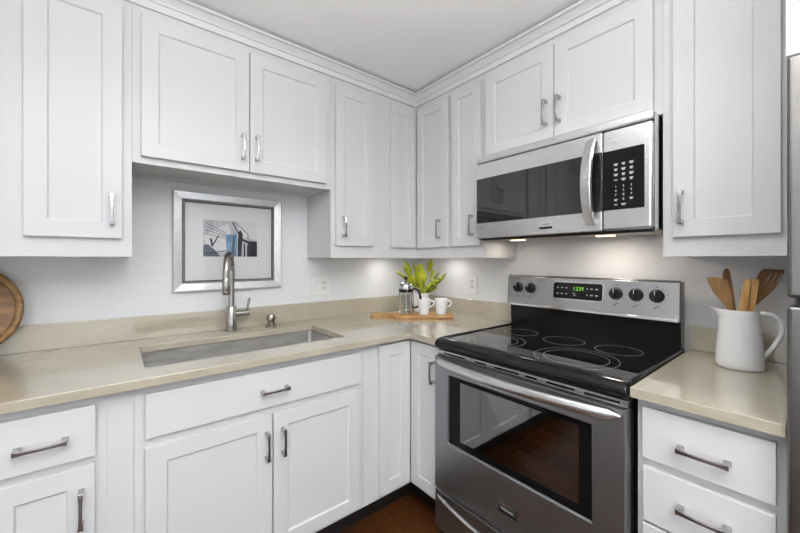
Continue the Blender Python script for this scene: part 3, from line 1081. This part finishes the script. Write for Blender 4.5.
hb = bow_handle(.829, -1.640, -.900, .046, DF + .006, .0175, .012)
hb.build('handle', M['mw_steel'], od, True, angle=60)
bd = MB(RANGE).box(-1.303, -1.226, DF, DF + .003, .332, .3635).build('badge', M['black'], od, bevel=.0008)
mb = MB(RANGE).box(-1.303, -1.226, DF + .003, DF + .0038, .3615, .3632)
mb.build('badge_edge', M['chrome'], bd)
MB(RANGE).box(-1.3015, -1.2275, DF + .003, DF + .0034, .342, .357).build('badge_strip', M['badge'], bd)
text('badge_lettering', 'FRIGIDAIRE', .0098, RANGE(-1.2645, DF + .0038, .3495), R_ROT, M['print_grey2'], od)
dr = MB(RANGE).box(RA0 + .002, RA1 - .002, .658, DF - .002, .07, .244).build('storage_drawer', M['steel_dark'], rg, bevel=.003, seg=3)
bow_handle(.224, -1.64, -.907, .046, DF + .004, .012, .0095).build('handle', M['steel'], dr, True, angle=60)
MB(RANGE).box(RA0 + .02, RA1 - .02, .10, .60, .001, .03).build('kick_base', M['toe'], rg)

# ------------------------------------------------------------------ refrigerator
t = thing('refrigerator', (-.36, -2.34, 0), 'stainless top-freezer refrigerator at the right edge', 'refrigerator')
MB(RANGE).box(-2.715, -1.966, .03, .645, .02, 1.708).build('body', M['grey_part'], t)
MB(RANGE).box(-2.715, -1.966, .06, .60, .001, .02).build('kick_base', M['toe'], t)
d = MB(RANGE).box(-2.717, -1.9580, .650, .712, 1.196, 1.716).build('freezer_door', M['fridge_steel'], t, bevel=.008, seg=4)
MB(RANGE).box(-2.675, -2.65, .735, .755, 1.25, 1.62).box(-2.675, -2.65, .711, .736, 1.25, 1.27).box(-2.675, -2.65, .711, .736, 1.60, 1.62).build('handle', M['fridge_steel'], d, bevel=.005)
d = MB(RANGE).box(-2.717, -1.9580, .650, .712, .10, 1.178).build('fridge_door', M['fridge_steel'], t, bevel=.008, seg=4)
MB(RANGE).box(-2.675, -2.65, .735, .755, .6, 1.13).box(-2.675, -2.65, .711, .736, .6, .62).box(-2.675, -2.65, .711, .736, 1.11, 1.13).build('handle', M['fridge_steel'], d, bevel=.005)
MB(RANGE).box(-2.05, -1.972, .640, .700, 1.180, 1.194).build('hinge', M['black'], t)

# ------------------------------------------------------------------ round tray leaning on the backsplash
tr_ = thing('round_tray', (-2.285, -.125, CT), 'round wooden tray leaning against the backsplash at the left edge', 'tray')
TRr = .178


def tray_pt(r, k, n, o):
    an = 2 * PI * k / n
    th = math.radians(17)
    s = TRr + r * math.sin(an)             # distance up the leaning face from its foot
    x = -2.285 + r * math.cos(an)
    y = -.125 + s * math.sin(th) - o * math.cos(th)
    z = CT + .006 + s * math.cos(th) + o * math.sin(th)
    return (x, y, z)


n = 64
mb = MB()
mb.loops([[tray_pt(TRr - .022, k, n, .0) for k in range(n)], [tray_pt(TRr - .022, k, n, .008) for k in range(n)]])
mb.build('tray_bottom', M['tray'], tr_)
mb = MB()
V = [[mb.v(tray_pt(r, k, n, o)) for k in range(n)] for r, o in ((TRr - .022, 0), (TRr - .004, 0), (TRr, .006), (TRr, .022), (TRr - .004, .026), (TRr - .016, .026), (TRr - .022, .020))]
for i in range(len(V)):
    A, B = V[i], V[(i + 1) % len(V)]
    for k in range(n):
        mb.face([A[k], A[(k + 1) % n], B[(k + 1) % n], B[k]])
mb.build('rim', M['tray_rim'], tr_, True, angle=60)

# ------------------------------------------------------------------ corner still life
F0 = Vector((-.500, -.321, 0))
E_ = Vector((.763, -.646, 0))
N_ = Vector((.646, .763, 0))
BZ = CT + .020


def bp(e, n, z):
    p = F0 + E_ * e + N_ * n
    return (p.x, p.y, z)


outl = [(.012, 0), (.358, 0), (.366, .008), (.366, .172), (.358, .18), (.012, .18), (-.004, .170), (-.018, .142), (-.04, .122), (-.075, .114), (-.11, .116), (-.14, .116), (-.155, .106),
        (-.160, .09), (-.155, .074), (-.14, .064), (-.11, .066), (-.075, .066), (-.04, .056), (-.018, .038), (-.004, .010)]
mb = MB()
mb.loops([[bp(e, n, CT + .0005) for e, n in outl], [bp(e, n, BZ) for e, n in outl]])
o = mb.build('cutting_board', M['board'], None, bevel=.003)
tag(o, 'paddle-shaped wooden cutting board in the counter corner under the mugs', 'cutting board')

# french press
px_, py_, _ = bp(.070, .078, 0)
fp = thing('french_press', (px_, py_, BZ), 'glass french press with chrome lid on the cutting board', 'french press')
C0 = (px_, py_, BZ + .0005)
mb = MB()
mb.lathe([(.040, .012), (.0415, .02), (.0415, .165), (.0435, .168)], C0, 40, cap=False)
mb.build('glass_beaker', M['clear_glass'], fp, True)
mb = MB()
mb.lathe([(.044, 0), (.046, .003), (.046, .012), (.042, .014)], C0, 36)
for k in range(4):
    an = PI / 4 + k * PI / 2 + .3
    x, y = px_ + .0445 * math.cos(an), py_ + .0445 * math.sin(an)
    mb.tube([(x, y, BZ + .008), (x, y, BZ + .16)], .0035, 8)
V = [[mb.v((px_ + r * math.cos(2 * PI * k / 40), py_ + r * math.sin(2 * PI * k / 40), BZ + z)) for k in range(40)] for r, z in ((.0425, .160), (.0462, .160), (.0462, .166), (.0425, .166))]
for i in range(4):
    for k in range(40):
        mb.face([V[i][k], V[i][(k + 1) % 40], V[(i + 1) % 4][(k + 1) % 40], V[(i + 1) % 4][k]])
mb.build('metal_frame', M['chrome'], fp, True)
FR = MB()
VR = [[FR.v((px_ + q_ * math.cos(2 * PI * k / 40), py_ + q_ * math.sin(2 * PI * k / 40), BZ + z_)) for k in range(40)] for q_, z_ in ((.0418, .140), (.0460, .140), (.0460, .159), (.0418, .159))]
for i in range(4):
    for k in range(40):
        FR.face([VR[i][k], VR[i][(k + 1) % 40], VR[(i + 1) % 4][(k + 1) % 40], VR[(i + 1) % 4][k]])
FR.build('collar', M['black'], fp, True)
MB().lathe([(.0405, .138), (.0405, .1585), (.030, .162)], C0, 36).build('filter_ring', M['black'], fp, True)
ld = MB().lathe([(.0465, .168), (.0465, .178), (.042, .190), (.030, .200), (.012, .206), (.004, .207)], C0, 36).build('lid', M['chrome'], fp, True)
MB().lathe([(.003, .206), (.003, .215), (.010, .219), (.0125, .227), (.010, .235), (.003, .238)], C0, 24).build('knob', M['black'], ld, True)
mb = MB()
mb.lathe([(.0028, .016), (.0028, .205)], C0, 10)
mb.lathe([(.039, .022), (.039, .026), (.010, .030)], C0, 32)
mb.build('plunger', M['chrome'], fp, True)
hp = [(.044, .158), (.058, .160), (.076, .152), (.088, .132), (.094, .100), (.092, .070), (.082, .048), (.062, .040), (.045, .040)]
mb = MB()
mb.tube([tuple(Vector((px_, py_, BZ)) + E_ * e + Vector((0, 0, z))) for e, z in hp], [.006, .007, .0075, .0078, .008, .0078, .0072, .006, .005], 12)
mb.build('handle', M['black'], fp, True)


def mug(e, n, ang, label):
    x, y, _ = bp(e, n, 0)
    t = thing('mug', (x, y, BZ), label, 'mug', 'white mugs on the cutting board')
    c0 = (x, y, BZ + .0005)
    MB().lathe([(.026, 0), (.0290, .002), (.0325, .028), (.0380, .064), (.0430, .098), (.0423, .100), (.0405, .098), (.0355, .064), (.0300, .028), (.026, .008), (.004, .007)], c0, 40).build('cup', M['ceramic'], t, True)
    dv = Vector((math.cos(ang), math.sin(ang), 0))
    pts = [Vector((x, y, BZ)) + dv * r + Vector((0, 0, z)) for r, z in ((.0405, .084), (.054, .087), (.064, .079), (.065, .066), (.057, .054), (.037, .048))]
    MB().tube([tuple(p) for p in pts], [.0045, .0048, .005, .005, .0048, .004], 12).build('handle', M['ceramic'], t, True)
    return t


ang = math.atan2(E_.y, E_.x)
mug(.184, .050, ang + .15, 'white tapered mug on the board, beside the french press')
mug(.293, .054, ang + .15, 'white tapered mug on the board, farther from the french press')

# potted plant behind the board
qx, qy = -.176, -.212
pt = thing('potted_plant', (qx, qy, CT), 'leafy green plant in a white pot in the counter corner', 'plant')
MB().lathe([(.046, 0), (.049, .003), (.058, .132), (.058, .136), (.054, .136), (.052, .120), (.004, .120)], (qx, qy, CT + .0005), 40).build('pot', M['ceramic'], pt, True)
MB().lathe([(.0515, .1205), (.0515, .124), (.03, .128), (.004, .128)], (qx, qy, CT), 24).build('soil', M['soil'], pt, True)


def leaf(mb, base, tip, wid, sag=.02, twist=0.0, stem=.25):
    b0, t0 = Vector(base), Vector(tip)
    ax = t0 - b0
    view = Vector((.63, .776, 0))
    side = ax.cross(view).normalized()
    nrm = side.cross(ax).normalized()
    side = side * math.cos(twist) + nrm * math.sin(twist)
    nrm = side.cross(ax).normalized()
    N = 12
    L_, C_, R_2 = [], [], []
    for k in range(N + 1):
        s = k / N
        p = b0 + ax * s + nrm * sag * math.sin(PI * s) + Vector((0, 0, -sag * .6 * s * s))
        if s < stem:
            wv = .0025
        else:
            q = (s - stem) / (1 - stem)
            wv = max(.0015, 1.1 * wid * (math.sin(PI * min(1, q ** .85)) ** .62 if q < 1 else 0) + .001)
        L_.append(mb.v(tuple(p + side * wv + nrm * wv * .22)))
        C_.append(mb.v(tuple(p)))
        R_2.append(mb.v(tuple(p - side * wv + nrm * wv * .22)))
    for k in range(N):
        mb.face([L_[k], L_[k + 1], C_[k + 1], C_[k]])
        mb.face([C_[k], C_[k + 1], R_2[k + 1], R_2[k]])


def lp(e, n, z):
    p = Vector((-.2, -.19, 0)) + E_ * e + N_ * n
    return (p.x, p.y, z)


base = (qx, qy, CT + .125)
fol, fol2 = MB(), MB()
for e, n, z, wd, tw, st in ((-.088, -.02, 1.279, .016, .3, .58), (-.095, -.04, 1.240, .017, .5, .35), (-.150, .0, 1.210, .012, .7, .45), (-.115, -.05, 1.188, .014, .6, .4),
                            (.018, -.05, 1.268, .029, .0, .22), (-.035, .03, 1.266, .010, .9, .6), (.098, -.12, 1.296, .018, .4, .58), (.050, -.02, 1.215, .016, .4, .4),
                            (.120, -.02, 1.222, .012, .7, .60), (-.010, .04, 1.215, .020, .2, .3), (-.055, .02, 1.180, .017, .4, .3), (.030, -.09, 1.165, .018, 1.0, .1)):
    leaf(fol, base, lp(e, n, z), wd, .012, tw, st)
for e, n, z, wd, tw in ((.205, -.05, 1.205, .010, .3), (.190, -.07, 1.180, .010, .2), (.175, -.02, 1.158, .010, .3), (.135, -.06, 1.122, .013, .6), (.165, .02, 1.215, .009, .3), (.10, -.08, 1.13, .014, .7)):
    leaf(fol2, base, lp(e, n, z), wd, .03, tw, .2)
for nm, m_, f_ in (('foliage', M['leaf'], fol), ('striped_foliage', M['leaf_dark'], fol2)):
    o = f_.build(nm, m_, pt, True, angle=80)
    sm = o.modifiers.new('solid', 'SOLIDIFY')
    sm.thickness = .0012

# under-cabinet puck lights shining on the corner
for x, y, lb in ((-.39, -.135, 'small round puck light under the cabinets, on the sink wall side of the corner'), (-.135, -.39, 'small round puck light under the cabinets, on the range wall side of the corner')):
    t = thing('puck_light', (x, y, ZB + .022), lb, 'puck light', 'puck lights under the corner cabinet')
    MB().lathe([(.034, -.0005), (.034, -.010), (.028, -.013)], (x, y, ZB + .022), 28).build('housing', M['plastic_white'], t, True)
    MB().lathe([(.027, -.0132), (.024, -.0150), (.004, -.0155)], (x, y, ZB + .022), 28).build('lens', M['lamp_white'], t, True)
    area('puck_glow', (x, y, ZB + .005), (0, 0, 0), .05, .05, .42, (1.0, 0.97, 0.93), 'DISK')

# ------------------------------------------------------------------ pitcher with wooden utensils
PC = Vector((-.197, -1.824, 0))
PD = Vector((.37, -.929, 0))             # across the view, spout side negative
PN = Vector((-.929, -.37, 0))            # towards the camera


def pp(s, n, z):
    p = PC + PD * s + PN * n
    return (p.x, p.y, z)


pit = thing('pitcher', (PC.x, PC.y, CT), 'white ceramic pitcher holding wooden utensils on the short counter', 'pitcher')


def pit_ring(r, z, sp, cut=0.0, n=48):
    out = []
    for k in range(n):
        an = 2 * PI * k / n
        s, q = r * math.cos(an), r * math.sin(an)
        wgt = max(0, -math.cos(an)) ** 10
        s -= sp * wgt
        dz = cut * wgt
        out.append(pp(s, q, CT + z + dz))
    return out


mb = MB()
mb.loops([pit_ring(r, z, sp, c_) for r, z, sp, c_ in (
    (.056, .0008, 0, 0), (.0605, .004, 0, 0), (.0610, .02, 0, 0), (.0575, .08, 0, 0), (.0530, .13, 0, 0), (.0495, .165, .004, 0), (.0482, .182, .014, .001), (.0485, .1945, .028, .004),
    (.0470, .196, .027, .004), (.0455, .1940, .024, .003), (.0450, .180, .010, 0), (.050, .13, 0, 0), (.055, .06, 0, 0), (.055, .012, 0, 0), (.01, .010, 0, 0))])
mb.build('jug', M['stoneware'], pit, True, angle=60)
hp = [(.044, 1.094), (.060, 1.101), (.080, 1.098), (.097, 1.082), (.104, 1.060), (.101, 1.034), (.088, 1.002), (.072, .975), (.058, .953)]
mb = MB()
mb.tube([pp(s, 0, z) for s, z in hp], [.006, .0072, .0075, .0075, .0075, .0075, .0072, .007, .007], 14, flat=1.05)
mb.build('handle', M['stoneware'], pit, True)


def flat_tool(name, outline, n0, n1, th, m, label, cat, holes=(), zb=.935):
    """outline in (s, z); n0 depth offset at the foot, n1 at the top"""
    zs = [z for s, z in outline]
    zlo, zhi = min(zs), max(zs)
    def dep(z):
        return n0 + (n1 - n0) * (z - zlo) / (zhi - zlo)
    mb = MB()
    bm = mb.bm
    edges = []
    for lp_ in [outline] + list(holes):
        vs = [mb.v(pp(s, dep(z) + th / 2, z)) for s, z in lp_]
        edges += [bm.edges.new((vs[i], vs[(i + 1) % len(vs)])) for i in range(len(vs))]
    bmesh.ops.triangle_fill(bm, edges=edges, use_beauty=True, use_dissolve=False)
    r = bmesh.ops.extrude_face_region(bm, geom=list(bm.faces))
    bmesh.ops.translate(bm, verts=[g_ for g_ in r['geom'] if isinstance(g_, bmesh.types.BMVert)], vec=-PN * th)
    o = mb.build(name, m, None, bevel=.0012)
    return tag(o, label, cat, 'wooden utensils in the pitcher')


flat_tool('wooden_spatula', [(.006, .935), (.016, .935), (-.016, 1.108), (-.019, 1.135), (-.024, 1.175), (-.034, 1.208), (-.048, 1.216), (-.068, 1.219), (-.088, 1.217), (-.082, 1.197), (-.070, 1.168), (-.050, 1.138), (-.034, 1.115), (-.028, 1.10)],
          .0, .012, .007, M['spat'], 'wooden spatula with a wide angled blade, nearest the pitcher spout', 'spatula')
flat_tool('wooden_spoon', [(.012, .936), (.024, .936), (-.006, 1.10), (-.010, 1.15), (-.016, 1.20), (-.022, 1.238), (-.028, 1.249), (-.036, 1.246), (-.041, 1.230), (-.040, 1.205), (-.030, 1.15), (-.022, 1.10)],
          -.012, -.008, .009, M['spat_dark'], 'narrow dark wooden spoon standing upright behind the wide spatula', 'spoon')
# tongs: two slats joined at the top
tg = thing('wooden_tongs', pp(.0, .0, .936), 'golden wooden tongs standing in the pitcher, in front of the slotted turner', 'tongs', 'wooden utensils in the pitcher')
mb = MB()
mb.loops([[pp(s, .018, z) for s, z in ((-.020, .936), (-.004, .936), (.022, 1.205), (.018, 1.216), (.008, 1.212), (-.010, 1.11))], [pp(s, .026, z) for s, z in ((-.020, .936), (-.004, .936), (.022, 1.205), (.018, 1.216), (.008, 1.212), (-.010, 1.11))]])
mb.build('arm', M['spat_gold'], tg, bevel=.0012)
mb = MB()
mb.loops([[pp(s, .005, z) for s, z in ((.020, .936), (.034, .936), (.034, 1.11), (.046, 1.20), (.044, 1.215), (.026, 1.217), (.016, 1.11))], [pp(s, .013, z) for s, z in ((.020, .936), (.034, .936), (.034, 1.11), (.046, 1.20), (.044, 1.215), (.026, 1.217), (.016, 1.11))]])
mb.build('arm', M['spat_gold'], tg, bevel=.0012)
MB().loops([[pp(s, .0135, z) for s, z in ((.008, 1.203), (.044, 1.203), (.043, 1.2155), (.010, 1.2135))], [pp(s, .0176, z) for s, z in ((.008, 1.203), (.044, 1.203), (.043, 1.2155), (.010, 1.2135))]]).build('joint', M['spat_gold'], tg)
sl = []
for k in range(3):
    s0 = .066 + .0125 * k
    sl.append([(s0, 1.205), (s0 + .004, 1.203), (s0 + .016, 1.232), (s0 + .013, 1.236)])
flat_tool('slotted_turner', [(-.012, .936), (.0, .936), (.029, 1.085), (.040, 1.118), (.072, 1.160), (.090, 1.185), (.110, 1.240), (.108, 1.246), (.062, 1.249), (.054, 1.240), (.040, 1.205), (.030, 1.165), (.025, 1.12), (.019, 1.09)],
          -.028, -.004, .006, M['spat_dark'], 'dark wooden slotted turner leaning towards the refrigerator', 'turner', holes=sl)
